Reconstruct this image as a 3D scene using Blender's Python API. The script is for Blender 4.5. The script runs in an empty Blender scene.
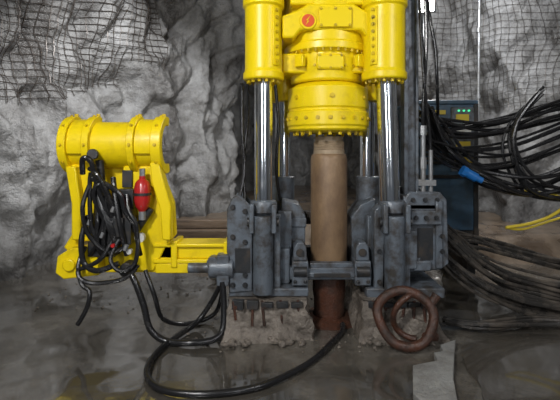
import bpy, bmesh, math, random
from mathutils import Vector, Matrix, noise
random.seed(7)
PI=math.pi
# ---------------------------------------------------------------- materials
def mat(name, col, rough=.5, metal=0., col2=None, nscale=6., bump=.0, bscale=30., lo=.4, hi=.65, rough2=None, emit=None, estr=0, coat=0., spec=.5, stretch=None):
    m=bpy.data.materials.new(name); m.use_nodes=True
    nt=m.node_tree; N=nt.nodes; L=nt.links; b=N['Principled BSDF']
    b.inputs['Base Color'].default_value=(*col,1); b.inputs['Roughness'].default_value=rough
    b.inputs['Metallic'].default_value=metal; b.inputs['Coat Weight'].default_value=coat
    b.inputs['Specular IOR Level'].default_value=spec
    tc=N.new('ShaderNodeTexCoord'); mp=N.new('ShaderNodeMapping'); L.new(tc.outputs['Object'],mp.inputs['Vector'])
    if stretch: mp.inputs['Scale'].default_value=stretch
    if col2 or rough2 is not None:
        n=N.new('ShaderNodeTexNoise'); n.inputs['Scale'].default_value=nscale; n.inputs['Detail'].default_value=8; n.inputs['Roughness'].default_value=.65
        L.new(mp.outputs[0],n.inputs['Vector'])
        r=N.new('ShaderNodeValToRGB'); r.color_ramp.elements[0].position=lo; r.color_ramp.elements[1].position=hi
        r.color_ramp.elements[0].color=(0,0,0,1); r.color_ramp.elements[1].color=(1,1,1,1)
        L.new(n.outputs['Fac'],r.inputs['Fac'])
        if col2:
            x=N.new('ShaderNodeMix'); x.data_type='RGBA'; x.inputs['A'].default_value=(*col,1); x.inputs['B'].default_value=(*col2,1)
            L.new(r.outputs['Color'],x.inputs['Factor']); L.new(x.outputs['Result'],b.inputs['Base Color'])
        if rough2 is not None:
            q=N.new('ShaderNodeMapRange'); q.inputs['To Min'].default_value=rough; q.inputs['To Max'].default_value=rough2
            L.new(r.outputs['Color'],q.inputs['Value']); L.new(q.outputs['Result'],b.inputs['Roughness'])
    if bump>0:
        n2=N.new('ShaderNodeTexNoise'); n2.inputs['Scale'].default_value=bscale; n2.inputs['Detail'].default_value=10; n2.inputs['Roughness'].default_value=.6
        L.new(mp.outputs[0],n2.inputs['Vector'])
        bp=N.new('ShaderNodeBump'); bp.inputs['Strength'].default_value=bump; bp.inputs['Distance'].default_value=.05
        L.new(n2.outputs['Fac'],bp.inputs['Height']); L.new(bp.outputs['Normal'],b.inputs['Normal'])
    if emit:
        b.inputs['Emission Color'].default_value=(*emit,1); b.inputs['Emission Strength'].default_value=estr
    return m
YEL=mat('yellow_paint',(.80,.60,.004),.34,0,(.48,.33,.004),4,.03,60,.54,.85,.5,spec=.4)
YELD=mat('yellow_paint_muddy',(.62,.44,.004),.4,0,(.15,.11,.03),5,.1,40,.5,.72,.7)
GRY=mat('blue_grey_paint',(.115,.135,.16),.32,.1,(.045,.04,.036),8,.12,50,.44,.64,.55)
GRYD=mat('dark_steel',(.035,.037,.04),.36,.4,(.06,.048,.038),7,.12,50,.48,.68,.6)
CHR=mat('chrome_rod',(.80,.84,.88),.14,1.,(.55,.56,.58),8,0,30,.5,.8,.28)
TAN=mat('drill_pipe_tan',(.24,.155,.085),.42,.15,(.11,.065,.038),5,.12,35,.4,.7,.6,stretch=(1,1,.5))
TANL=mat('drill_pipe_pin',(.36,.28,.19),.45,.2,(.22,.15,.09),9,.1,50,.45,.7,.6)
RUST=mat('wet_rust',(.085,.034,.02),.26,.1,(.03,.017,.012),9,.35,45,.4,.65,.55)
RUBH=mat('hose_rubber',(.012,.012,.013),.24,0,(.04,.037,.034),5,.05,60,.55,.8,.45)
HOSEB=mat('hose_muddy',(.03,.028,.026),.25,0,(.12,.10,.08),4,.1,60,.45,.7,.45)
YHOSE=mat('yellow_hose',(.55,.42,.03),.45)
RED=mat('red_paint',(.40,.015,.015),.3,coat=.4)
REDL=mat('orange_red_logo',(.65,.08,.01),.4)
WHT=mat('white_plastic',(.5,.5,.48),.4)
GLED=mat('green_indicator',(.05,.6,.25),.4,emit=(.1,1,.45),estr=.8)
BLU=mat('blue_fitting',(.01,.11,.34),.3)
NAVY=mat('blue_grey_cabinet',(.05,.10,.16),.34,.1,(.035,.05,.065),4,.05,40,.45,.7,.5)
STL=mat('galvanised_steel',(.32,.33,.34),.35,.6,(.2,.19,.18),7,.1,40,.45,.7,.6)
WIRE=mat('mesh_wire',(.07,.058,.05),.4,.4)
CONC=mat('wet_concrete',(.22,.19,.16),.25,0,(.08,.066,.053),6,.8,22,.4,.65,.6)
LEDGE=mat('pale_concrete',(.30,.30,.29),.3,0,(.17,.165,.155),5,.4,30,.4,.65,.5)
WOOD=mat('wet_timber',(.15,.105,.07),.35,0,(.07,.048,.033),5,.3,30,.4,.65,.5,stretch=(.3,3,3))
LAMP=mat('lamp_glass',(1,1,1),.3,emit=(1,.98,.94),estr=40)
def rockmat():
    m=bpy.data.materials.new('shotcrete_rock'); m.use_nodes=True
    nt=m.node_tree;N=nt.nodes;L=nt.links;b=N['Principled BSDF']
    tc=N.new('ShaderNodeTexCoord')
    def nz(s,d,r,st=None):
        n=N.new('ShaderNodeTexNoise');n.inputs['Scale'].default_value=s;n.inputs['Detail'].default_value=d;n.inputs['Roughness'].default_value=r
        if st:
            mp=N.new('ShaderNodeMapping');mp.inputs['Scale'].default_value=st;L.new(tc.outputs['Object'],mp.inputs[0]);L.new(mp.outputs[0],n.inputs['Vector'])
        else: L.new(tc.outputs['Object'],n.inputs['Vector'])
        return n
    a=nz(.8,8,.62,(1.3,1.3,.6)); r=N.new('ShaderNodeValToRGB');e=r.color_ramp.elements
    e[0].position=.35;e[0].color=(.085,.08,.076,1);e[1].position=.66;e[1].color=(.36,.36,.36,1)
    k=e.new(.50);k.color=(.235,.232,.228,1)
    L.new(a.outputs['Fac'],r.inputs['Fac'])
    c=nz(7,9,.7); r2=N.new('ShaderNodeValToRGB');e=r2.color_ramp.elements
    e[0].position=.34;e[0].color=(.5,.48,.45,1);e[1].position=.56;e[1].color=(1.05,1.05,1.05,1)
    L.new(c.outputs['Fac'],r2.inputs['Fac'])
    x=N.new('ShaderNodeMix');x.data_type='RGBA';x.blend_type='MULTIPLY';x.inputs['Factor'].default_value=.6
    L.new(r.outputs[0],x.inputs['A']);L.new(r2.outputs[0],x.inputs['B'])
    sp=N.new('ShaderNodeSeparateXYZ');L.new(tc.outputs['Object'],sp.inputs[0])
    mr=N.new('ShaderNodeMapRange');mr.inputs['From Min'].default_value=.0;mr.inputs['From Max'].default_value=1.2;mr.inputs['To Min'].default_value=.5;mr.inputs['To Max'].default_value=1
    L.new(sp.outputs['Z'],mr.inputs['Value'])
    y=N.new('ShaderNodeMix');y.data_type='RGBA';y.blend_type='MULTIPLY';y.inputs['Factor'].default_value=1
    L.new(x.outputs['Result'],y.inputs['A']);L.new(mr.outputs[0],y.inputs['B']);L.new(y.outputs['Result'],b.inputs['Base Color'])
    q=N.new('ShaderNodeMapRange');q.inputs['From Min'].default_value=.35;q.inputs['From Max'].default_value=.6;q.inputs['To Min'].default_value=.25;q.inputs['To Max'].default_value=.55
    L.new(a.outputs['Fac'],q.inputs['Value']);L.new(q.outputs[0],b.inputs['Roughness'])
    bn=nz(5,10,.64);bp=N.new('ShaderNodeBump');bp.inputs['Strength'].default_value=.9;bp.inputs['Distance'].default_value=.11
    L.new(bn.outputs['Fac'],bp.inputs['Height']);L.new(bp.outputs['Normal'],b.inputs['Normal'])
    return m
ROCK=rockmat()
def wetfloor(name,dry,wet,scale=.9,lo=.42,hi=.56,rw=.05,rd=.42,tint=(.13,.10,.075),bumpw=.1):
    m=bpy.data.materials.new(name); m.use_nodes=True
    nt=m.node_tree;N=nt.nodes;L=nt.links;b=N['Principled BSDF'];tc=N.new('ShaderNodeTexCoord')
    def nz(s,d,r):
        n=N.new('ShaderNodeTexNoise');n.inputs['Scale'].default_value=s;n.inputs['Detail'].default_value=d;n.inputs['Roughness'].default_value=r
        L.new(tc.outputs['Object'],n.inputs['Vector']);return n
    a=nz(scale,7,.58);r=N.new('ShaderNodeValToRGB');r.color_ramp.elements[0].position=lo;r.color_ramp.elements[1].position=hi
    L.new(a.outputs['Fac'],r.inputs['Fac'])
    c=nz(3.5,10,.7);rc=N.new('ShaderNodeValToRGB');rc.color_ramp.elements[0].position=.38;rc.color_ramp.elements[1].position=.62
    rc.color_ramp.elements[0].color=(*tint,1);rc.color_ramp.elements[1].color=(*dry,1)
    L.new(c.outputs['Fac'],rc.inputs['Fac'])
    x=N.new('ShaderNodeMix');x.data_type='RGBA';x.inputs['A'].default_value=(*wet,1);L.new(rc.outputs[0],x.inputs['B']);L.new(r.outputs[0],x.inputs['Factor'])
    L.new(x.outputs['Result'],b.inputs['Base Color'])
    q=N.new('ShaderNodeMapRange');q.inputs['To Min'].default_value=rw;q.inputs['To Max'].default_value=rd;L.new(r.outputs[0],q.inputs['Value']);L.new(q.outputs[0],b.inputs['Roughness'])
    bn=nz(11,9,.65);mu=N.new('ShaderNodeMath');mu.operation='MULTIPLY';L.new(bn.outputs['Fac'],mu.inputs[0])
    q2=N.new('ShaderNodeMapRange');q2.inputs['To Min'].default_value=bumpw;q2.inputs['To Max'].default_value=1;L.new(r.outputs[0],q2.inputs['Value']);L.new(q2.outputs[0],mu.inputs[1])
    bp=N.new('ShaderNodeBump');bp.inputs['Strength'].default_value=.3;bp.inputs['Distance'].default_value=.035;L.new(mu.outputs[0],bp.inputs['Height']);L.new(bp.outputs[0],b.inputs['Normal'])
    q3=N.new('ShaderNodeMapRange');q3.inputs['To Min'].default_value=1;q3.inputs['To Max'].default_value=.55;L.new(r.outputs[0],q3.inputs['Value']);L.new(q3.outputs[0],b.inputs['Coat Weight'])
    b.inputs['Coat Roughness'].default_value=.05;b.inputs['Coat IOR'].default_value=1.75
    b.inputs['Specular IOR Level'].default_value=.7
    return m
FLOORM=wetfloor('wet_concrete_floor',(.150,.138,.118),(.06,.054,.045),1.0,.46,.62,.04,.26,(.085,.074,.060),.04)
MUD=wetfloor('brown_mud',(.17,.125,.085),(.08,.056,.038),1.3,.38,.5,.15,.5,(.11,.08,.053))
WATER=wetfloor('puddle_water',(.085,.075,.062),(.055,.048,.04),.7,.5,.75,.02,.08,(.07,.062,.05),.04)
# ---------------------------------------------------------------- builder
class B:
    def __init__(s): s.bm=bmesh.new()
    def box(s,c,d,rot=(0,0,0)):
        M=Matrix.Translation(c)@Matrix.Rotation(rot[2],4,'Z')@Matrix.Rotation(rot[1],4,'Y')@Matrix.Rotation(rot[0],4,'X')@Matrix.Diagonal((*d,1))
        bmesh.ops.create_cube(s.bm,size=1,matrix=M); return s
    def bx(s,x0,x1,y0,y1,z0,z1): return s.box(((x0+x1)/2,(y0+y1)/2,(z0+z1)/2),(abs(x1-x0),abs(y1-y0),abs(z1-z0)))
    def cyl(s,a,b,r,r2=None,seg=28):
        a=Vector(a);b=Vector(b);d=b-a
        M=Matrix.Translation((a+b)/2)@d.to_track_quat('Z','Y').to_matrix().to_4x4()
        bmesh.ops.create_cone(s.bm,cap_ends=True,segments=seg,radius1=r,radius2=r if r2 is None else r2,depth=d.length,matrix=M); return s
    def lathe(s,o,prof,seg=48,axis=(0,0,1),a0=0,a1=2*PI,close=True):
        q=Vector(axis).to_track_quat('Z','Y').to_matrix(); o=Vector(o); full=abs(a1-a0-2*PI)<1e-4
        rings=[]
        n=seg if full else seg+1
        for i in range(n):
            t=a0+(a1-a0)*i/seg
            rings.append([s.bm.verts.new(o+q@Vector((r*math.cos(t),r*math.sin(t),z))) for r,z in prof])
        m=len(prof)
        for i in range(seg):
            A=rings[i];C=rings[(i+1)%n]
            for j in range(m if (close) else m-1):
                k=(j+1)%m
                try: s.bm.faces.new((A[j],C[j],C[k],A[k]))
                except: pass
        if not full and close:
            s.bm.faces.new(rings[0]); s.bm.faces.new(rings[-1][::-1])
        return s
    def prism(s,poly,y0,y1):
        f=[s.bm.verts.new((x,y0,z)) for x,z in poly]; g=[s.bm.verts.new((x,y1,z)) for x,z in poly]
        s.bm.faces.new(f);s.bm.faces.new(g[::-1]);n=len(poly)
        for i in range(n): s.bm.faces.new((f[i],g[i],g[(i+1)%n],f[(i+1)%n]))
        return s
    def prismz(s,poly,z0,z1):
        f=[s.bm.verts.new((x,y,z0)) for x,y in poly]; g=[s.bm.verts.new((x,y,z1)) for x,y in poly]
        s.bm.faces.new(f);s.bm.faces.new(g[::-1]);n=len(poly)
        for i in range(n): s.bm.faces.new((f[i],g[i],g[(i+1)%n],f[(i+1)%n]))
        return s
    def hexb(s,c,r,h,axis=(0,-1,0)):
        c=Vector(c);a=Vector(axis).normalized()
        s.cyl(c-a*.002,c+a*h*.25,r*1.35,seg=14); s.cyl(c,c+a*h,r,seg=6); return s
    def tube(s,pts,r,seg=10,res=10,smooth=True):
        P=[Vector(p) for p in pts]
        if smooth and len(P)>2: P=spline(P,res)
        up=Vector((.13,.31,.94)).normalized(); rings=[]
        n0=None
        for i,p in enumerate(P):
            t=(P[min(i+1,len(P)-1)]-P[max(i-1,0)])
            if t.length<1e-7: continue
            t.normalize()
            if n0 is None: n0=t.cross(up).normalized()
            n0=(n0-t*n0.dot(t))
            if n0.length<1e-5:n0=t.cross(up)
            n0.normalize(); b=t.cross(n0)
            rings.append([s.bm.verts.new(p+r*(math.cos(2*PI*k/seg)*n0+math.sin(2*PI*k/seg)*b)) for k in range(seg)])
        for A,C in zip(rings,rings[1:]):
            for k in range(seg): s.bm.faces.new((A[k],A[(k+1)%seg],C[(k+1)%seg],C[k]))
        s.bm.faces.new(rings[0][::-1]);s.bm.faces.new(rings[-1]); return s
    def done(s,name,m,parent=None,bevel=0,ang=35):
        bmesh.ops.recalc_face_normals(s.bm,faces=s.bm.faces)
        me=bpy.data.meshes.new(name);s.bm.to_mesh(me);s.bm.free()
        for p in me.polygons:p.use_smooth=True
        me.set_sharp_from_angle(angle=math.radians(ang))
        o=bpy.data.objects.new(name,me);bpy.context.scene.collection.objects.link(o);me.materials.append(m)
        if parent:o.parent=parent
        if bevel:
            md=o.modifiers.new('bevel','BEVEL');md.width=bevel;md.segments=2;md.limit_method='ANGLE';md.angle_limit=math.radians(40)
        return o
def spline(P,res):
    out=[]
    n=len(P)
    for i in range(n-1):
        p0=P[max(i-1,0)];p1=P[i];p2=P[i+1];p3=P[min(i+2,n-1)]
        for k in range(res):
            t=k/res
            out.append(.5*((2*p1)+(p2-p0)*t+(2*p0-5*p1+4*p2-p3)*t*t+(3*p1-p0-3*p2+p3)*t**3))
    out.append(P[-1]);return out
def empty(n):
    e=bpy.data.objects.new(n,None);bpy.context.scene.collection.objects.link(e);e.empty_display_size=.2;return e
# ---------------------------------------------------------------- tunnel shell
def make_wall(name,ctrl,seed,zmax=6.4,amp=1.0,du=.045):
    C=spline([Vector((x,y,0)) for x,y in ctrl],24)
    L=[0]
    for a,b in zip(C,C[1:]):L.append(L[-1]+(b-a).length)
    tot=L[-1]
    def at(u):
        u=max(0,min(tot-1e-5,u))
        lo=0;hi=len(L)-1
        while hi-lo>1:
            m=(lo+hi)//2
            if L[m]<=u:lo=m
            else:hi=m
        f=(u-L[lo])/max(1e-6,L[hi]-L[lo]);p=C[lo].lerp(C[hi],f);t=(C[hi]-C[lo]).normalized()
        return p,Vector((t.y,-t.x,0))
    def pos(u,z,off=0,fine=True):
        p,n=at(u)
        q=Vector((u*.8+seed,z*.40,seed*1.7))
        d=amp*.70*noise.fractal(q,1.0,2.1,3)
        d+=amp*.30*(.5-abs(noise.noise(Vector((u*1.3+z*.45,z*.5,seed+4))))*2.2)
        d-=amp*.14*max(0,1-abs(noise.noise(Vector((u*.9-z*.5,z*.7,seed+14))))*7)
        if fine:
            q2=Vector((u*2.6,z*2.2,seed+9)); d+=amp*.12*noise.fractal(q2,.8,2.2,5)
        d+=max(0,z-3.6)**2*.16
        d+=max(0,.7-z)*.35
        return Vector((p.x,p.y,z))+n*(d+off)
    bm=bmesh.new();nu=int(tot/du);nz=int(zmax/du)
    V=[[bm.verts.new(pos(i*tot/nu,-.25+(zmax+.25)*j/nz)) for j in range(nz+1)] for i in range(nu+1)]
    for i in range(nu):
        for j in range(nz): bm.faces.new((V[i][j],V[i+1][j],V[i+1][j+1],V[i][j+1]))
    me=bpy.data.meshes.new(name);bm.to_mesh(me);bm.free()
    for p in me.polygons:p.use_smooth=True
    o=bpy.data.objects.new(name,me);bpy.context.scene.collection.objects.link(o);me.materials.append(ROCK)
    return pos,tot
posL,totL=make_wall('wall_left',[(-4.9,-6.5),(-4.7,-3),(-4.5,-.5),(-4.1,1.3),(-3.6,2.4),(-3.0,3.3),(-2.5,4.1),(-2.0,4.9),(-1.45,5.5),(-1.25,6.6),(-1.3,8.5),(-1.2,12.6)],3.1)
posR,totR=make_wall('wall_right',[(-1.8,12.2),(.8,12.4),(3.0,12.0),(3.2,9.5),(2.9,7.6),(3.0,6.3),(3.7,5.6),(4.5,5.0),(5.3,4.1),(5.9,2.6),(6.1,0),(6.2,-3),(6.3,-6.5)],11.7)
def wiremesh(name,pos,u0,u1,z0f,z1,sp=.115,rw=.008):
    b=B();u=u0
    def w(u,z):return .04+.035*noise.noise(Vector((u*1.3,z*1.3,5)))
    def P(u,z):
        du=.03*noise.noise(Vector((u*2,z*2,1)));dz=.05*noise.noise(Vector((u*1.5,z*1.5,8)))
        return pos(u+du,z+dz,w(u,z),True)
    while u<u1:
        z0=z0f(u);n=max(2,int((z1-z0)/.09));b.tube([P(u,z0+(z1-z0)*k/n) for k in range(n+1)],rw,4,smooth=False);u+=sp
    z=z1
    zmin=min(z0f(u0+(u1-u0)*k/20) for k in range(21))
    while z>zmin:
        run=[]
        n=int((u1-u0)/.09)
        for k in range(n+1):
            uu=u0+(u1-u0)*k/n
            if z>=z0f(uu):run.append(P(uu,z))
            else:
                if len(run)>2:b.tube(run,rw,4,smooth=False)
                run=[]
        if len(run)>2:b.tube(run,rw,4,smooth=False)
        z-=sp
    return b.done(name,WIRE)
wiremesh('wire_mesh',posL,5.2,11.3,lambda u:2.5-.12*math.sin(u*2.3)+.16*max(0,u-8.2)+(.5 if u>10.6 else 0),5.1,.115,.0065)
uR=totR-13.5
wiremesh('wire_mesh.001',posR,uR,uR+4.5,lambda u:2.5+.15*math.sin(u*3),5.2,.13,.004)
b=B();bm=b.bm;n=60
G=[[bm.verts.new((-6+13*i/n,-7+20.5*j/n,5.9+.5*noise.fractal(Vector((i*.12,j*.12,2)),.8,2,4))) for j in range(n+1)] for i in range(n+1)]
for i in range(n):
    for j in range(n):bm.faces.new((G[i][j],G[i+1][j],G[i+1][j+1],G[i][j+1]))
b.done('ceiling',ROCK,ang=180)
def floorz(x,y):
    d=.018*noise.fractal(Vector((x*.9,y*.9,0)),.8,2,4)
    return min(0,d-.004)
b=B();bm=b.bm;nx,ny=180,260
G=[[bm.verts.new((-6+13*i/nx,-7+20*j/ny,floorz(-6+13*i/nx,-7+20*j/ny))) for j in range(ny+1)] for i in range(nx+1)]
for i in range(nx):
    for j in range(ny):bm.faces.new((G[i][j],G[i+1][j],G[i+1][j+1],G[i][j+1]))
b.done('floor',FLOORM,ang=180)
b=B();bm=b.bm;nx,ny=120,110
def bench(x,y):
    front=3.6 if x<1 else 3.6-.75*min(1.6,(x-1))
    t=max(0,min(1,(y-front)/.45));t=t*t*(3-2*t)
    return -.06+ (.46+.07*noise.fractal(Vector((x,y,3)),.8,2,4))*t
G=[[bm.verts.new((-2.4+8.6*i/nx,2.0+10.6*j/ny,bench(-2.4+8.6*i/nx,2.0+10.6*j/ny))) for j in range(ny+1)] for i in range(nx+1)]
for i in range(nx):
    for j in range(ny):bm.faces.new((G[i][j],G[i+1][j],G[i+1][j+1],G[i][j+1]))
b.done('mud_bank',MUD,ang=180)
for k,(x0,x1,y,z) in enumerate([(-2.05,.1,3.35,.09),(-1.95,.2,3.58,.26),(-2.0,.0,3.8,.42)]):
    B().box(((x0+x1)/2,y,z),(x1-x0,.2,.16),(0,0,.02*(k-1))).done('timber_sleeper',WOOD,bevel=.012)
# ---------------------------------------------------------------- RAISE DRILL RIG
rig=empty('raise_drilling_rig')
CX,CY=.50,.36
def sleeve(nm,x,r,top):
    b=B()
    b.lathe((x,0,0),[(.06,2.49),(r+.005,2.49),(r+.018,2.505),(r+.018,2.56),(r+.006,2.575),(r,2.60),(r,3.20),(r+.022,3.22),(r+.022,3.30),(r-.012,3.32),(r-.012,top),(.06,top)],48)
    b.done(nm,YEL,rig,.004)
    f=B()
    s=1 if x<.5 else -1
    ax=x+s*(r*.62); yy=-math.sqrt(r*r-(r*.62)**2)
    f.box((ax,yy+.012,2.90),(.075,.05,.56),(0,0,s*.66))
    f.box((ax,yy+.012,3.7),(.075,.05,.7),(0,0,s*.66))
    f.done(nm+'_bolt_strip',YEL,rig,.006)
    g=B();n=Vector((s*.62,-.785,0)).normalized()
    for k in range(8): g.hexb(Vector((ax,yy+.012,2.66+.07*k))+n*.026,.014,.022,n)
    for k in range(14):
        a=2*PI*k/14; g.hexb((x+(r-.03)*math.cos(a),(r-.03)*math.sin(a),2.492),.016,.03,(0,0,-1))
    g.done(nm+'_bolts',YELD,rig)
sleeve('cylinder_sleeve_l',-.165,.185,4.6); sleeve('cylinder_sleeve_r',1.04,.205,4.6)
B().cyl((-.165,0,1.25),(-.165,0,2.55),.092,seg=48).cyl((1.10,0,1.22),(1.06,0,2.55),.10,seg=48).done('main_piston_rods',CHR,rig)
B().cyl((.035,.62,1.0),(.035,.62,4.5),.085,seg=40).cyl((1.0,.62,1.0),(1.0,.62,4.5),.085,seg=40).done('guide_rods',CHR,rig)
B().lathe((.035,.62,0),[(.085,2.35),(.16,2.35),(.16,4.4),(.085,4.4)]).lathe((1.0,.62,0),[(.085,2.35),(.16,2.35),(.16,4.4),(.085,4.4)]).done('guide_sleeves',YEL,rig,.004)
B().cyl((.035,.62,1.0),(.035,.62,1.5),.13).cyl((1.0,.62,1.0),(1.0,.62,1.5),.13).done('guide_sockets',GRY,rig,.01)
b=B()
b.lathe((CX,CY,0),[(.1,2.50),(.365,2.50),(.385,2.52),(.385,2.60),(.395,2.62),(.395,2.78),(.425,2.80),(.455,2.81),(.455,2.88),(.44,2.89),(.435,3.02),(.44,3.30),(.43,3.33),(.43,3.95),(.3,4.0),(.1,4.0)],72)
b.done('gearbox_housing',YEL,rig,.006)
b=B()
b.bx(.02,.98,.05,.75,2.58,2.78)
b.prism([(.02,2.90),(.14,2.90),(.20,2.98),(.80,2.98),(.86,2.90),(.98,2.90),(.98,3.12),(.84,3.17),(.72,3.24),(.28,3.24),(.16,3.17),(.02,3.12)],-.085,.7)
b.bx(.1,.9,-.05,.1,3.24,3.9)
b.bx(-.1,1.1,.1,.7,3.45,3.95)
b.prism([(.36,2.60),(.64,2.60),(.64,2.76),(.36,2.76)],-.05,.1)
b.done('crosshead',YEL,rig,.022)
b=B();b.bx(.38,.70,-.115,-.08,3.0,3.20);b.lathe((.275,-.085,3.065),[(.0,0),(.085,0),(.085,.014),(.0,.014)],40,(0,-1,0),close=False)
b.box((.20,-.0,2.69),(.10,.05,.12),(0,0,-.7));b.box((.80,-.0,2.69),(.10,.05,.12),(0,0,.7))
b.done('inspection_covers',YEL,rig,.010)
b=B()
for x in (.40,.54,.68):
    for z in (3.02,3.18): b.hexb((x,-.115,z),.011,.018)
for x in (.39,.50,.61):
    for z in (2.62,2.74): b.hexb((x,-.05,z),.010,.016)
for k in range(36):
    a=2*PI*k/36;b.hexb((CX+.435*math.cos(a),CY+.435*math.sin(a),2.812),.013,.03,(0,0,-1))
for k in range(24):
    a=2*PI*k/24+.13;b.hexb((CX+.395*math.cos(a),CY+.395*math.sin(a),2.65),.011,.016,(math.cos(a),math.sin(a),0))
b.done('gearbox_bolts',YELD,rig)
B().lathe((.275,-.099,3.065),[(.0,0),(.062,0),(.062,.005),(.0,.005)],40,(0,-1,0),close=False).done('logo_badge',REDL,rig)
B().prism([(.25,3.02),(.285,3.06),(.268,3.063),(.30,3.115),(.255,3.068),(.272,3.064)],-.108,-.10).done('logo_badge_mark',YEL,rig)
b=B();cx=.515
b.lathe((cx,CY,0),[(.215,2.56),(.33,2.56),(.33,2.50),(.41,2.455),(.43,2.44),(.43,2.24),(.415,2.225),(.415,2.205),(.44,2.19),(.44,2.06),(.425,2.04),(.425,2.015),(.40,1.995),(.28,1.995),(.26,1.98),(.215,1.98),(.215,2.1)],72)
b.done('drive_chuck',YEL,rig,.004)
b=B()
for k in range(22):
    a=2*PI*k/22+.1;b.hexb((cx+.44*math.cos(a),CY+.44*math.sin(a),2.125),.017,.016,(math.cos(a),math.sin(a),0))
    b.cyl((cx+.36*math.cos(a),CY+.36*math.sin(a),2.01),(cx+.36*math.cos(a),CY+.36*math.sin(a),1.955),.018,seg=6)
for k in (3,7,11):
    a=-PI/2+(k-7)*.23; b.hexb((cx+.43*math.cos(a),CY+.43*math.sin(a),2.34),.02,.02,(math.cos(a),math.sin(a),0))
b.done('chuck_bolts',YELD,rig)
B().cyl((cx,CY,1.99),(cx,CY,2.3),.215).done('chuck_bore_shade',GRYD,rig)  # solid dark plug; its colour stands for the shade inside the opening
b=B();px=.525;py=.32
b.lathe((px,py,0),[(.02,.56),(.19,.56),(.195,.6),(.195,1.70),(.185,1.745),(.17,1.76),(.02,1.76)],48);b.done('pipe_body',TAN,rig)
pr=[(.02,1.75)]
pr+=[(.165,1.75),(.165,1.80)]
for k in range(5):pr+=[(.158,1.805+k*.016),(.165,1.812+k*.016)]
pr+=[(.150,1.895),(.150,1.93),(.14,1.945),(.02,1.945)]
B().lathe((px,py,0),pr,48).done('pipe_pin_thread',TANL,rig)
B().lathe((px,py,0),[(.02,-.05),(.165,-.05),(.16,.2),(.175,.3),(.175,.57),(.02,.57)],40).done('pipe_lower_rusty',RUST,rig)
b=B()
b.prism([(-.52,1.22),(-.46,1.34),(-.40,1.36),(-.29,1.26),(-.27,1.20),(-.27,.42),(-.50,.40),(-.50,.72),(-.52,.80)],-.10,-.05)
b.prism([(-.52,1.22),(-.46,1.34),(-.40,1.36),(-.29,1.26),(-.27,1.20),(-.27,.42),(-.50,.40)],.25,.30)
b.bx(-.49,-.44,-.07,.28,.45,1.20);b.bx(-.47,-.29,-.07,.28,.42,.50);b.bx(-.45,-.30,-.07,.28,1.05,1.15)
b.bx(-.27,-.06,.12,.5,.42,1.18)
b.prism([(.0,.50),(.25,.50),(.27,.85),(.27,1.10),(.20,1.22),(.02,1.28)],.28,.66)
b.bx(-.02,.12,.14,.30,.40,1.16); b.bx(-.0,.10,.06,.16,.44,.80)
b.bx(.0,.28,.26,.30,.98,1.08); b.bx(.06,.20,.24,.30,.62,.86)
b.prism([(.78,.50),(1.0,.50),(1.02,1.28),(.86,1.22),(.76,1.08)],.28,.66)
b.prism([(.93,.34),(1.02,.34),(1.04,1.20),(.99,1.26),(.93,1.20)],-.06,.10)
b.bx(.9,1.25,.12,.5,.42,1.12)
b.prism([(1.25,1.32),(1.30,1.38),(1.60,1.38),(1.67,1.30),(1.69,.66),(1.60,.60),(1.25,.58)],.0,.06)
b.prism([(1.25,1.34),(1.30,1.40),(1.60,1.38),(1.67,1.30),(1.68,.66),(1.60,.50),(1.25,.5)],.40,.46)
b.bx(1.24,1.29,.02,.42,.5,1.34); b.bx(1.55,1.62,-.03,.42,.62,1.30); b.bx(1.27,1.62,.0,.42,1.20,1.26); b.bx(1.29,1.60,-.06,.05,1.06,1.20)
b.bx(1.27,1.36,-.05,.02,.62,1.0); b.bx(1.33,1.50,-.045,.0,.60,.70)
b.bx(-.50,.28,-.08,.66,.36,.44); b.bx(.85,1.62,-.08,.66,.34,.44)
b.done('base_frame',GRY,rig,.012)
b=B()
for s,x in((0,-.165),(1,1.12)):
    b.lathe((x,-.10,0),[(.02,.40),(.095,.40),(.10,.42),(.10,1.0),(.105,1.02),(.105,1.12),(.10,1.16),(.02,1.16)],40)
    b.box((x,0.0,1.10),(.24,.12,.26)); b.bx(x-.13,x-.085,-.20,.06,1.0,1.28); b.bx(x+.085,x+.13,-.20,.06,1.0,1.28)
    b.lathe((x,0,0),[(.02,1.18),(.135,1.18),(.135,1.27),(.12,1.30),(.02,1.30)],40)
    b.bx(x+.10,x+.17,-.05,.1,.42,1.15)
b.done('rod_clevises',GRY,rig,.010)
b=B()
for x in(-.165,1.12):
    b.cyl((x-.155,-.12,1.10),(x+.155,-.12,1.10),.045)
for x,z in((-.46,1.24),(-.34,1.2),(-.46,.95),(-.34,.9),(-.46,.62),(-.34,.58),(-.46,.48),(-.34,.48)): b.hexb((x,-.10,z),.020,.03)
for x,z in((1.33,1.30),(1.45,1.30),(1.57,1.30),(1.60,.95),(1.60,.8),(1.44,1.13),(1.34,1.13),(1.54,1.13)): b.hexb((x,-.0 if z>1.25 else -.06,z),.018,.03)
for z in (.5,.8,1.05): b.hexb((.98,-.06,z),.018,.03)
b.done('frame_bolts',GRYD,rig)
B().bx(1.37,1.53,-.004,.07,.70,1.02).bx(-.44,-.29,-.104,-.06,.60,.84).done('pocket_shade_panels',GRYD,rig)  # solid dark panels; the shade of recesses is put into their colour
B().bx(-.40,-.31,-.108,-.10,1.04,1.12).bx(1.30,1.40,-.008,0,.66,.72).done('data_plates',GRY,rig)
b=B()
b.bx(.10,.92,.0,.14,.50,.62); b.bx(.16,.84,-.02,.12,.53,.58)
for x0,x1 in((.12,.28),(.74,.90)):
    b.bx(x0,x1,-.06,.18,.46,.70); b.prism([(x0+.01,.70),(x1-.01,.70),(x1-.02,.84),(x1-.05,.88),(x0+.05,.88),(x0+.02,.84)],-.03,.16)
b.bx(.30,.74,.04,.12,.60,.66)
b.done('pipe_table',GRY,rig,.010)
b=B()
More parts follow.
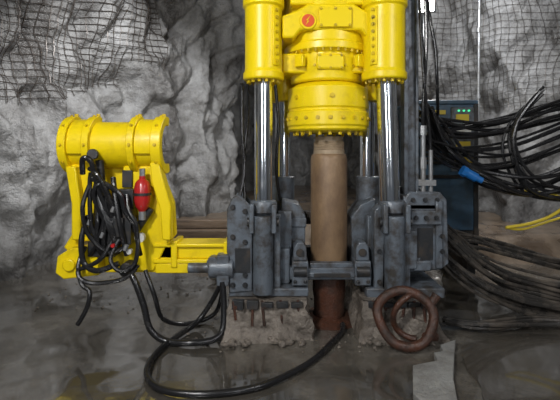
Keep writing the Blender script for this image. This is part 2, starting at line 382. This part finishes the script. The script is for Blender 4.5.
for x in(.20,.82):
    b.cyl((x-.065,-.05,.60),(x+.065,-.05,.60),.052); b.cyl((x,-.045,.78),(x,-.01,.78),.04)
    b.hexb((x-.05,-.06,.50),.014,.02);b.hexb((x+.05,-.06,.50),.014,.02)
b.bx(.34,.70,-.035,-.02,.535,.575)
b.done('pipe_table_rollers',GRYD,rig,.006)
b=B();b.bx(1.36,1.45,.30,.42,1.30,4.6);b.bx(1.33,1.37,.26,.44,1.30,4.6);b.bx(1.44,1.47,.26,.44,1.30,4.6)
b.bx(1.30,1.34,.2,.24,1.3,2.6)
b.done('mast_rail',GRY,rig,.004)
b=B();b.cyl((1.53,.3,1.32),(1.53,.3,2.05),.026);b.cyl((1.53,.3,1.6),(1.53,.3,1.72),.036,seg=6);b.cyl((1.53,.3,1.96),(1.53,.3,2.06),.036,seg=6)
b.cyl((1.62,.32,1.32),(1.62,.32,1.8),.022)
b.bx(1.47,1.66,.27,.31,1.42,1.48)
b.done('hydraulic_pipes',STL,rig)
b=B()
b.tube([(1.50,.25,4.4),(1.52,.24,3.6),(1.55,.25,3.0),(1.52,.26,2.3),(1.53,.3,2.04)],.020)
b.tube([(1.56,.3,4.4),(1.58,.3,3.4),(1.66,.3,2.9),(1.70,.35,2.5),(1.8,.6,2.2)],.018)
b.tube([(1.47,.2,4.4),(1.46,.2,3.5),(1.48,.18,2.8),(1.52,.2,2.4),(1.60,.3,2.0),(1.62,.32,1.78)],.015)
b.tube([(-.40,.2,2.5),(-.40,.2,2.0),(-.37,.15,1.6),(-.42,.1,1.3)],.02)
b.tube([(-.34,.25,4.5),(-.35,.25,3.0),(-.34,.25,2.2),(-.38,.2,1.7),(-.36,.15,1.2)],.016)
b.tube([(-.05,.3,2.5),(-.02,.32,2.1),(-.04,.34,1.6),(.0,.36,1.25)],.018)
b.tube([(1.20,.3,2.5),(1.25,.25,2.0),(1.22,.22,1.6),(1.2,.2,1.2)],.018)
b.done('vertical_hoses',RUBH,rig)
B().bx(.1,.95,.62,.72,.95,1.1).bx(-.1,1.1,.58,.7,.45,.7).done('rear_crossbeam',GRYD,rig,.01)
# ---------------------------------------------------------------- concrete pedestals with anchors
def pedestal(x0,x1,seed):
    e=empty('concrete_pedestal')
    b=B();bm=b.bm
    bmesh.ops.create_cube(bm,size=1,matrix=Matrix.Translation(((x0+x1)/2,.26,.16))@Matrix.Diagonal((x1-x0,.88,.40,1)))
    bmesh.ops.subdivide_edges(bm,edges=bm.edges[:],cuts=16,use_grid_fill=True)
    for v in bm.verts:
        t=max(0,(.36-v.co.z)); c=Vector(((x0+x1)/2,.26,0))
        k=1+t*t*1.5; v.co.x=c.x+(v.co.x-c.x)*k; v.co.y=c.y+(v.co.y-c.y)*k
        if v.co.z<.34:
            d=noise.noise_vector(v.co*7+Vector((seed,0,0)))*.055+noise.noise_vector(v.co*20)*.02; v.co+=d
        v.co.z=min(v.co.z,.355)
    b.done('rough_block',CONC,e,ang=60)
    a=B()
    for k in range(5):
        x=x0+.09+(x1-x0-.18)*k/4+random.uniform(-.03,.03); y=-.195+random.uniform(-.01,.02)
        zb=random.uniform(.12,.22)
        a.cyl((x,y-.01,zb),(x+random.uniform(-.03,.03),y,.36),.014,seg=12); a.cyl((x,y,.29),(x,y,.32),.026,seg=6)
    a.done('anchor_bolts',RUST,e)
    s=B()
    for k in range(5): s.box((x0+.10+(x1-x0-.20)*k/4,-.19,.325),(.11,.06,random.uniform(.04,.09)),(0,0,random.uniform(-.2,.2)))
    s.done('shims',GRYD,e,.004)
    r=B()
    for k in range(26):
        x=random.uniform(x0-.05,x1+.05);y=-.30+random.uniform(-.06,.08);rr=random.uniform(.015,.045)
        bmesh.ops.create_icosphere(r.bm,subdivisions=2,radius=rr,matrix=Matrix.Translation((x,y,rr*.5))@Matrix.Diagonal((1,.8,.75,1)))
    for v in r.bm.verts: v.co+=noise.noise_vector(v.co*25)*.012
    r.done('concrete_rubble',CONC,e,ang=25)
pedestal(-.50,.26,1);pedestal(.80,1.50,5)
b=B();b.lathe((px,py,0),[(.17,-.02),(.175,.05),(.24,.045),(.33,.0),(.33,-.02)],40);b.done('borehole_collar',RUST)
# ---------------------------------------------------------------- rusty shackle
sh=empty('rusty_shackle')
b=B()
R=.225;pts=[]
for k in range(41):
    a=2*PI*k/40; pts.append((1.14+(R+.015*math.sin(3*a))*math.cos(a)*1.08,-.40+.08*math.sin(a)-.03*math.cos(a),.275+R*math.sin(a)))
b.tube(pts,.044,14,3);b.done('ring',RUST,sh)
b=B();pts=[]
for k in range(31):
    a=-.6+ (2*PI-.8)*k/30; pts.append((1.22+.18*math.cos(a),-.35+.04*math.sin(2*a),.27+.20*math.sin(a)))
b.tube(pts,.028,12,3);b.cyl((1.36,-.38,.36),(1.43,-.38,.48),.04,seg=12);b.cyl((1.30,-.44,.12),(1.42,-.38,.10),.04,seg=10);b.done('inner_loop',RUST,sh)
# ---------------------------------------------------------------- PIPE LOADER ARM
ld=empty('pipe_loader_arm');ld.location=(.045,0,-.02)
zc=1.87;yc=.08
b=B()
A0,A1=math.radians(75),math.radians(290)
def arcx(b,x0,x1,r0,r1,a0,a1,seg=28):
    prof=[(r0,x0),(r1,x0),(r1,x1),(r0,x1)]
    M=[]
    for i in range(seg+1):
        t=a0+(a1-a0)*i/seg
        M.append([b.bm.verts.new((x,yc+r*math.cos(t),zc+r*math.sin(t))) for r,x in prof])
    for P,Q in zip(M,M[1:]):
        for j in range(4): b.bm.faces.new((P[j],Q[j],Q[(j+1)%4],P[(j+1)%4]))
    b.bm.faces.new(M[0][::-1]);b.bm.faces.new(M[-1])
arcx(b,-2.12,-1.24,.205,.235,A0,A1)
for x0,x1 in((-2.18,-2.10),(-1.95,-1.88),(-1.52,-1.45),(-1.29,-1.19)): arcx(b,x0,x1,.20,.29,A0,A1)
for x0,x1 in((-2.10,-1.95),(-1.45,-1.29)): arcx(b,x0,x1,.20,.262,math.radians(95),math.radians(200))
b.done('cradle',YEL,ld,.008)
b=B()
for x in(-2.14,-1.915,-1.485,-1.24):
    for a in(100,140,180,215):
        t=math.radians(a);b.hexb((x,yc+.29*math.cos(t),zc+.29*math.sin(t)),.013,.016,(0,math.cos(t),math.sin(t)))
for x in(-2.14,-1.915,-1.485,-1.24): b.hexb((x,yc+.05,zc+.285),.02,.035,(0,0,1))
b.done('cradle_bolts',YELD,ld)
b=B()
b.prism([(-2.12,1.68),(-1.84,1.66),(-1.84,1.2),(-1.82,.92),(-1.98,.92),(-2.12,.80),(-2.18,.86),(-2.08,1.02),(-2.06,1.30)],-.06,.02)
b.prism([(-1.60,1.66),(-1.22,1.66),(-1.17,1.48),(-1.10,1.30),(-1.08,.98),(-1.18,.86),(-1.30,.62),(-1.60,.62)],-.04,.04)
b.prism([(-1.22,1.70),(-1.17,1.52),(-1.10,1.28),(-1.10,.95),(-1.18,.95),(-1.20,1.25),(-1.28,1.50),(-1.30,1.70)],-.16,-.04)
b.prism([(-2.12,1.66),(-2.02,1.66),(-1.97,1.3),(-1.97,.95),(-2.06,.95),(-2.06,1.30)],-.15,-.06)
b.bx(-1.9,-1.5,.10,.24,.7,1.68)
b.done('arm_plates',YEL,ld,.012)
b=B()
b.prism([(-2.20,.64),(-2.18,.80),(-2.05,.88),(-1.80,.88),(-1.78,.62),(-2.12,.58)],-.18,.22)
b.bx(-1.80,-1.10,-.02,.22,.60,.86)
b.bx(-1.30,-.52,-.02,.20,.74,.86); b.bx(-1.30,-.52,-.06,.22,.86,.895); b.bx(-1.30,-.52,-.06,.22,.70,.74)
b.bx(-1.12,-1.06,-.07,.23,.66,.92); b.bx(-.60,-.52,-.07,.23,.68,.92)
b.bx(-1.28,-.95,-.05,.20,.60,.70)
b.cyl((-2.06,-.21,.72),(-2.06,.24,.72),.06)
b.done('loader_base_beam',YEL,ld,.010)
b=B();b.cyl((-.74,-.06,.66),(-.50,-.06,.66),.10);b.cyl((-.95,-.06,.66),(-.74,-.06,.66),.05);b.bx(-.66,-.54,-.14,.10,.50,.80);b.cyl((-.70,-.12,.72),(-.70,.1,.72),.06)
b.done('loader_pivot',GRY,ld,.010)
b=B()
b.cyl((-1.78,-.14,.90),(-1.76,-.14,1.35),.075);b.cyl((-1.76,-.14,1.35),(-1.80,-.12,1.72),.04);b.cyl((-1.78,-.14,1.32),(-1.76,-.14,1.38),.09)
b.bx(-1.70,-1.46,-.22,-.04,.92,1.26);b.bx(-1.66,-1.52,-.27,-.2,1.0,1.18);b.bx(-1.88,-1.62,-.2,-.04,.80,.95)
for k in range(4): b.cyl((-1.68+.06*k,-.14,1.2),(-1.68+.06*k,-.14,1.32),.02,seg=10)
b.bx(-1.62,-1.46,-.16,-.04,1.26,1.44)
b.cyl((-1.45,-.12,1.02),(-1.30,-.12,1.25),.035);b.cyl((-1.50,-.1,.68),(-1.50,-.24,.68),.07);b.cyl((-1.86,-.1,1.78),(-1.80,-.28,1.78),.05)
b.done('valve_block',GRYD,ld,.006)
b=B()
for (x,z) in((-1.72,1.0),(-1.62,1.24),(-1.50,.88),(-1.84,1.12)): b.cyl((x,-.27,z),(x+.02,-.27,z+.05),.022,seg=6)
b.done('hose_fittings',STL,ld)
b=B()
H=[[(-1.88,-.30,1.60),(-1.85,-.36,1.74),(-1.78,-.34,1.70),(-1.74,-.28,1.45),(-1.66,-.24,1.2)],
 [(-1.84,-.24,1.50),(-1.88,-.30,1.30),(-1.86,-.28,1.08),(-1.78,-.26,.95),(-1.65,-.26,.86),(-1.5,-.25,.9)],
 [(-1.82,-.3,1.65),(-1.72,-.34,1.58),(-1.64,-.3,1.40),(-1.60,-.24,1.2)],
 [(-1.80,-.28,1.55),(-1.66,-.3,1.50),(-1.54,-.28,1.40),(-1.50,-.26,1.25),(-1.42,-.2,1.1)],
 [(-1.62,-.25,.98),(-1.70,-.3,.82),(-1.82,-.3,.74),(-1.92,-.3,.70),(-1.88,-.32,.62),(-1.75,-.3,.58),(-1.5,-.28,.62),(-1.38,-.25,.74)],
 [(-1.56,-.25,.98),(-1.62,-.3,.80),(-1.52,-.32,.70),(-1.40,-.3,.76),(-1.38,-.26,.95),(-1.44,-.2,1.12)],
 [(-1.86,-.22,1.2),(-1.90,-.28,1.0),(-1.88,-.30,.80),(-1.82,-.3,.72),(-1.72,-.3,.70),(-1.55,-.28,.76)],
 [(-1.90,-.2,.90),(-1.93,-.28,.74),(-1.88,-.32,.58),(-1.80,-.34,.52),(-1.80,-.36,.42),(-1.84,-.36,.32),(-1.90,-.36,.22)],
 [(-1.72,-.24,1.18),(-1.78,-.3,1.40),(-1.72,-.3,1.50),(-1.64,-.26,1.3),(-1.64,-.24,1.1)]]
random.seed(5)
for k in range(8):
    x=random.uniform(-1.86,-1.50);x2=x+random.uniform(-.06,.14);z=random.uniform(1.3,1.62)
    H.append([(x,-.20,z),(x+random.uniform(-.04,.04),-.25,z-.14),(x2,-.27,1.12),(x2+random.uniform(-.06,.06),-.25,.96),(x2+random.uniform(-.05,.05),-.2,.82)])
for i,h in enumerate(H): b.tube(h,.021 if i%3 else .026,10)
b.done('loader_hoses',RUBH,ld)
b=B();ax,ay=-1.37,-.16
b.lathe((ax,ay,0),[(.0,1.22),(.03,1.23),(.065,1.28),(.078,1.34),(.078,1.45),(.064,1.51),(.03,1.545),(.03,1.57),(.0,1.57)],28,close=False)
b.done('accumulator',RED,ld)
B().cyl((ax,ay,1.56),(ax,ay,1.64),.028,seg=6).cyl((ax,ay,1.15),(ax,ay,1.23),.035,seg=10).done('accumulator_cap',STL,ld)
B().lathe((ax,ay,0),[(.07,1.385),(.085,1.385),(.085,1.41),(.07,1.41)],28).bx(ax-.02,ax+.02,ay,.02,1.385,1.41).done('accumulator_strap',GRYD,ld)
B().cyl((-1.37,-.20,.99),(-1.37,-.25,.99),.045,seg=28).cyl((-1.47,-.2,.86),(-1.47,-.25,.86),.025).done('pressure_gauge',WHT,ld)
B().cyl((-1.60,-.28,.93),(-1.60,-.31,.93),.018).done('fitting_caps',RED,ld)
B().bx(-1.60,-1.5,-.07,-.03,1.45,1.62).bx(-1.93,-1.86,-.09,-.05,1.0,1.2).done('arm_brackets',GRYD,ld,.006)
# ---------------------------------------------------------------- floor hoses
b=B()
b.tube([(.63,.02,.05),(.60,-.12,.03),(.50,-.30,.028),(.297,-.65,.028),(.04,-.93,.028),(-.222,-1.11,.028),(-.58,-1.18,.028),(-.89,-1.11,.028),(-1.06,-.88,.028),(-1.08,-.55,.028),(-.99,-.25,.03),(-.84,.05,.06),(-.70,.10,.25),(-.58,.02,.48)],.026,12)
b.done('floor_hose',RUBH)
b=B()
b.tube([(-1.45,-.22,.68),(-1.36,-.28,.58),(-1.27,-.30,.36),(-1.20,-.32,.14),(-1.05,-.33,.035),(-.82,-.36,.033),(-.62,-.30,.035),(-.545,-.22,.10),(-.54,-.16,.30),(-.56,-.12,.52)],.030,12)
b.done('floor_hose.001',RUBH)
b=B()
b.tube([(-1.30,-.15,.64),(-1.20,-.20,.42),(-1.15,-.10,.16),(-1.0,.05,.04),(-.80,.18,.03),(-.66,.22,.12),(-.60,.20,.40),(-.62,.1,.62)],.022,12)
b.done('floor_hose.002',RUBH)
# ---------------------------------------------------------------- hose bundles on right
random.seed(4)
def bundle(name,ctrl,n,r,spread,m,vary=.35):
    b=B()
    for k in range(n):
        o=Vector((random.uniform(-1,1)*spread*.4,random.uniform(-1,1)*spread,random.uniform(-1,1)*spread))
        pts=[]
        for i,c in enumerate(ctrl):
            j=Vector([random.uniform(-1,1)*spread*vary for _ in range(3)])
            p=Vector(c)+o*(.35 if i==0 else 1)+j; p.z=max(p.z,r*1.5+.02); pts.append(p)
        b.tube(pts,r*random.uniform(.7,1.2),8)
    return b.done(name,m)
bundle('hose_bundle',[(1.62,.6,2.20),(2.05,.9,2.02),(2.7,1.0,2.06),(3.45,1.0,2.28),(4.6,1.1,2.5),(5.4,1.4,2.6)],9,.020,.12,RUBH)
bundle('hose_bundle.001',[(1.66,.6,1.95),(2.1,.8,1.72),(2.75,.9,1.72),(3.4,.9,1.96),(4.3,1.0,2.3),(5.3,1.3,2.5)],9,.021,.14,RUBH)
bundle('hose_bundle.002',[(1.62,.5,2.25),(1.95,.8,1.85),(2.4,.9,1.50),(3.0,.9,1.38),(3.6,.9,1.55),(4.8,1.2,1.9)],8,.021,.13,RUBH)
bundle('hose_bundle.003',[(1.60,.40,1.15),(1.9,.45,.82),(2.3,.5,.52),(2.8,.5,.32),(3.6,.4,.18),(4.6,.4,.1)],11,.024,.13,HOSEB)
bundle('hose_bundle.004',[(1.60,.40,.85),(1.85,.35,.55),(2.2,.3,.30),(2.7,.25,.14),(3.4,.2,.08),(4.6,.2,.06)],10,.026,.09,HOSEB)
bundle('hose_bundle.005',[(3.1,.8,2.5),(2.85,.85,2.15),(2.8,.85,1.8),(3.0,.8,1.4),(3.5,.8,1.25),(4.4,.8,1.3)],6,.020,.12,RUBH)
bundle('hose_bundle.006',[(1.62,.45,1.0),(1.95,.9,.80),(2.5,1.3,.62),(3.1,1.4,.45),(3.9,1.4,.28),(5.0,1.3,.15)],8,.022,.12,HOSEB)
bundle('hose_bundle.007',[(1.70,.1,.06),(2.0,-.05,.03),(2.6,.05,.03),(3.2,-.05,.03),(4.2,.0,.03)],5,.022,.06,HOSEB,.8)
B().tube([(2.68,.8,.88),(2.95,.78,.93),(3.2,.78,1.02),(3.38,.8,1.15),(3.3,.85,1.25),(2.95,.9,1.30)],.020,10).tube([(2.68,.8,.88),(2.9,.82,.86),(3.3,.82,.98),(3.8,.85,1.1)],.015,10).done('yellow_air_hose',YHOSE)
b=B();b.cyl((2.12,.62,1.55),(2.24,.60,1.48),.052);b.cyl((2.24,.60,1.48),(2.30,.59,1.45),.036);b.cyl((2.08,.62,1.57),(2.13,.62,1.54),.062,seg=8);b.done('blue_hose_coupling',BLU)
# ---------------------------------------------------------------- power pack
pp=empty('hydraulic_power_pack');pp.location=(-.03,0,0)
x0,x1,y0,y1=1.95,2.78,1.75,2.7
B().bx(x0,x1,y0,y1,.65,2.46).bx(x0-.03,x1+.03,y0-.03,y1+.03,2.44,2.50).done('cabinet',NAVY,pp,.015)
b=B()
for k in range(9): b.box((x0+.25,y0-.012,1.62+k*.06),(.30,.03,.036),(.5,0,0))
b.bx(x0,x1,y0-.02,y0,1.4,1.45)
b.bx(x0-.03,x0+.03,y0-.03,y0+.05,.3,2.45);b.bx(x1-.03,x1+.03,y0-.03,y0+.05,.3,2.45);b.bx(x0-.05,x1+.05,y0,y1,.5,.68);b.bx(x0,x0+.12,y0,y1,.05,.5);b.bx(x1-.12,x1,y0,y1,.05,.5)
b.done('louvres_and_skid',GRYD,pp,.005)
B().bx(x0+.48,x0+.80,y0-.03,y0,1.5,2.4).done('control_door',GRY,pp,.008)
B().bx(x0+.54,x0+.72,y0-.045,y0-.03,2.20,2.30).bx(x0+.52,x0+.78,y0-.045,y0-.03,1.60,1.70).bx(x0+.54,x0+.74,y0-.045,y0-.03,1.80,1.92).bx(x0+.12,x0+.40,y0-.03,y0-.01,2.30,2.36).done('warning_labels',YHOSE,pp)
B().bx(x0+.54,x0+.75,y0-.045,y0-.03,2.05,2.15).done('display_panel',WHT,pp)
b=B()
for k in range(3): b.cyl((x0+.58+.07*k,y0-.03,2.35),(x0+.58+.07*k,y0-.05,2.35),.014,seg=12)
b.cyl((x0+.12,y0,2.24),(x0+.12,y0-.04,2.24),.02,seg=12)
b.done('indicator_lights',GLED,pp)
b=B();b.cyl((3.85,4.1,0.2),(3.9,4.1,5.6),.025)
for z in(1.5,2.8,4.1): b.cyl((3.875,4.1,z),(3.875,4.1,z+.08),.04)
b.done('water_standpipe',STL)
b=B();b.tube([(2.35,4.6,5.4),(2.4,4.5,4.2),(2.55,4.5,3.4),(2.5,4.4,2.6),(2.6,4.3,1.8),(2.6,4.2,.5)],.03).tube([(3.0,4.5,5.4),(2.9,4.4,4.3),(2.95,4.4,3.4),(2.85,4.3,2.5),(2.8,4.2,.5)],.022)
b.done('hanging_cable',RUBH)
B().prismz([(1.62,-.33),(1.44,-.43),(1.42,-.55),(1.33,-.58),(1.31,-.72),(1.08,-.80),(.96,-1.2),(1.0,-1.36),(1.22,-1.36),(1.33,-1.0),(1.50,-.6)],-.01,.05).done('concrete_ledge',LEDGE,None,.006)
pts=[]
base=[(1.40,-1.6),(1.48,-1.1),(1.56,-.7),(1.68,-.36),(1.9,-.22),(2.4,-.18),(3.0,-.26),(3.7,-.16),(4.6,-.2),(5.3,-.4),(5.4,-1.2),(4.8,-1.9),(3.4,-2.2),(2.1,-2.1)]
P=spline([Vector((x,y,0)) for x,y in base+[base[0]]],8)[:-1]
for p in P:
    d=noise.noise_vector(p*3)*.07; pts.append((p.x+d.x,p.y+d.y))
B().prismz(pts,-.02,.005).done('puddle',WATER)
random.seed(11)
b=B()
for k in range(200):
    if k<120: x=random.uniform(-.9,1.45);y=random.uniform(-.5,1.4)
    else: x=random.uniform(-2.9,-1.0);y=random.uniform(.4,2.0)
    r=random.uniform(.006,.018)
    bmesh.ops.create_icosphere(b.bm,subdivisions=1,radius=r,matrix=Matrix.Translation((x,y,r*.4))@Matrix.Rotation(random.random()*3,4,'Z')@Matrix.Diagonal((1,random.uniform(.6,1.3),.7,1)))
b.done('gravel',CONC,ang=20)
# ---------------------------------------------------------------- lamp fixtures + lights
def flood(name,loc,target):
    e=empty(name);d=(Vector(target)-Vector(loc)).normalized();q=d.to_track_quat('-Z','Y')
    e.location=loc;e.rotation_mode='QUATERNION';e.rotation_quaternion=q
    B().box((0,0,.06),(.34,.24,.10)).box((0,0,.0),(.38,.28,.03)).cyl((-.2,0,.06),(.2,0,.06),.02).box((0,0,.2),(.05,.05,.2)).done('housing',GRYD,e,.008)
    B().box((0,0,-.02),(.30,.20,.012)).done('glass',LAMP,e)
    return e
flood('floodlight',(2.63,3.5,4.42),(1.0,-1.5,1.6))
flood('floodlight.001',(-2.0,-4.6,4.4),(-.5,1,1.0))
K=.72
def area(n,loc,tgt,size,power,col=(1,1,1),sy=None):
    l=bpy.data.lights.new(n,'AREA');l.energy=power*K;l.size=size;l.color=col
    if sy: l.shape='RECTANGLE';l.size_y=sy
    o=bpy.data.objects.new(n,l);bpy.context.scene.collection.objects.link(o);o.location=loc
    o.rotation_euler=(Vector(tgt)-Vector(loc)).to_track_quat('-Z','Y').to_euler();return o
area('key_flood_lamp',(-2.0,-4.45,4.3),(-.3,.5,1.6),.4,270,(1,.99,.97))
area('right_fill_light',(3.2,-3.8,4.2),(.8,1.5,1.2),.5,85,(.98,.98,1))  # unseen area light added as extra front fill from the right
area('chrome_highlight_strip_l',(-1.5,-5.6,2.6),(0,0,1.6),.22,70,(.97,.98,1),1.8)  # unseen tall area light added for long highlights on the chrome rods
area('chrome_highlight_strip_r',(1.9,-5.6,2.6),(.5,0,1.6),.22,50,(.97,.98,1),1.8)  # matching unseen strip, added for chrome highlights from the right
area('rear_flood_lamp',(2.6,3.35,4.3),(1.6,1,1.0),.35,190,(1,.98,.95))
area('rear_wall_lamp',(3.1,2.4,4.9),(4.2,5.2,2.8),.5,170,(.95,.97,1))
def spot(n,loc,tgt,power,ang,col=(1,1,1)):
    l=bpy.data.lights.new(n,'SPOT');l.energy=power*K;l.spot_size=math.radians(ang);l.spot_blend=.6;l.shadow_soft_size=.15;l.color=col
    o=bpy.data.objects.new(n,l);bpy.context.scene.collection.objects.link(o);o.location=loc
    o.rotation_euler=(Vector(tgt)-Vector(loc)).to_track_quat('-Z','Y').to_euler()
spot('left_wall_fill_spot',(-1.6,.6,4.7),(-2.9,3.6,2.0),1000,85,(.97,.98,1))  # unseen spot added to brighten the left rock wall
w=bpy.data.worlds.new('World');bpy.context.scene.world=w;w.use_nodes=True
w.node_tree.nodes['Background'].inputs[0].default_value=(.6,.66,.75,1);w.node_tree.nodes['Background'].inputs[1].default_value=.1
bpy.context.scene.view_settings.view_transform='Standard'
c=bpy.data.cameras.new('camera');co=bpy.data.objects.new('camera',c);bpy.context.scene.collection.objects.link(co)
co.location=(0,-4.3,1.8);co.rotation_euler=(PI/2,0,0);c.sensor_width=36;c.lens=36*430/560;c.shift_y=-50/560
bpy.context.scene.camera=co
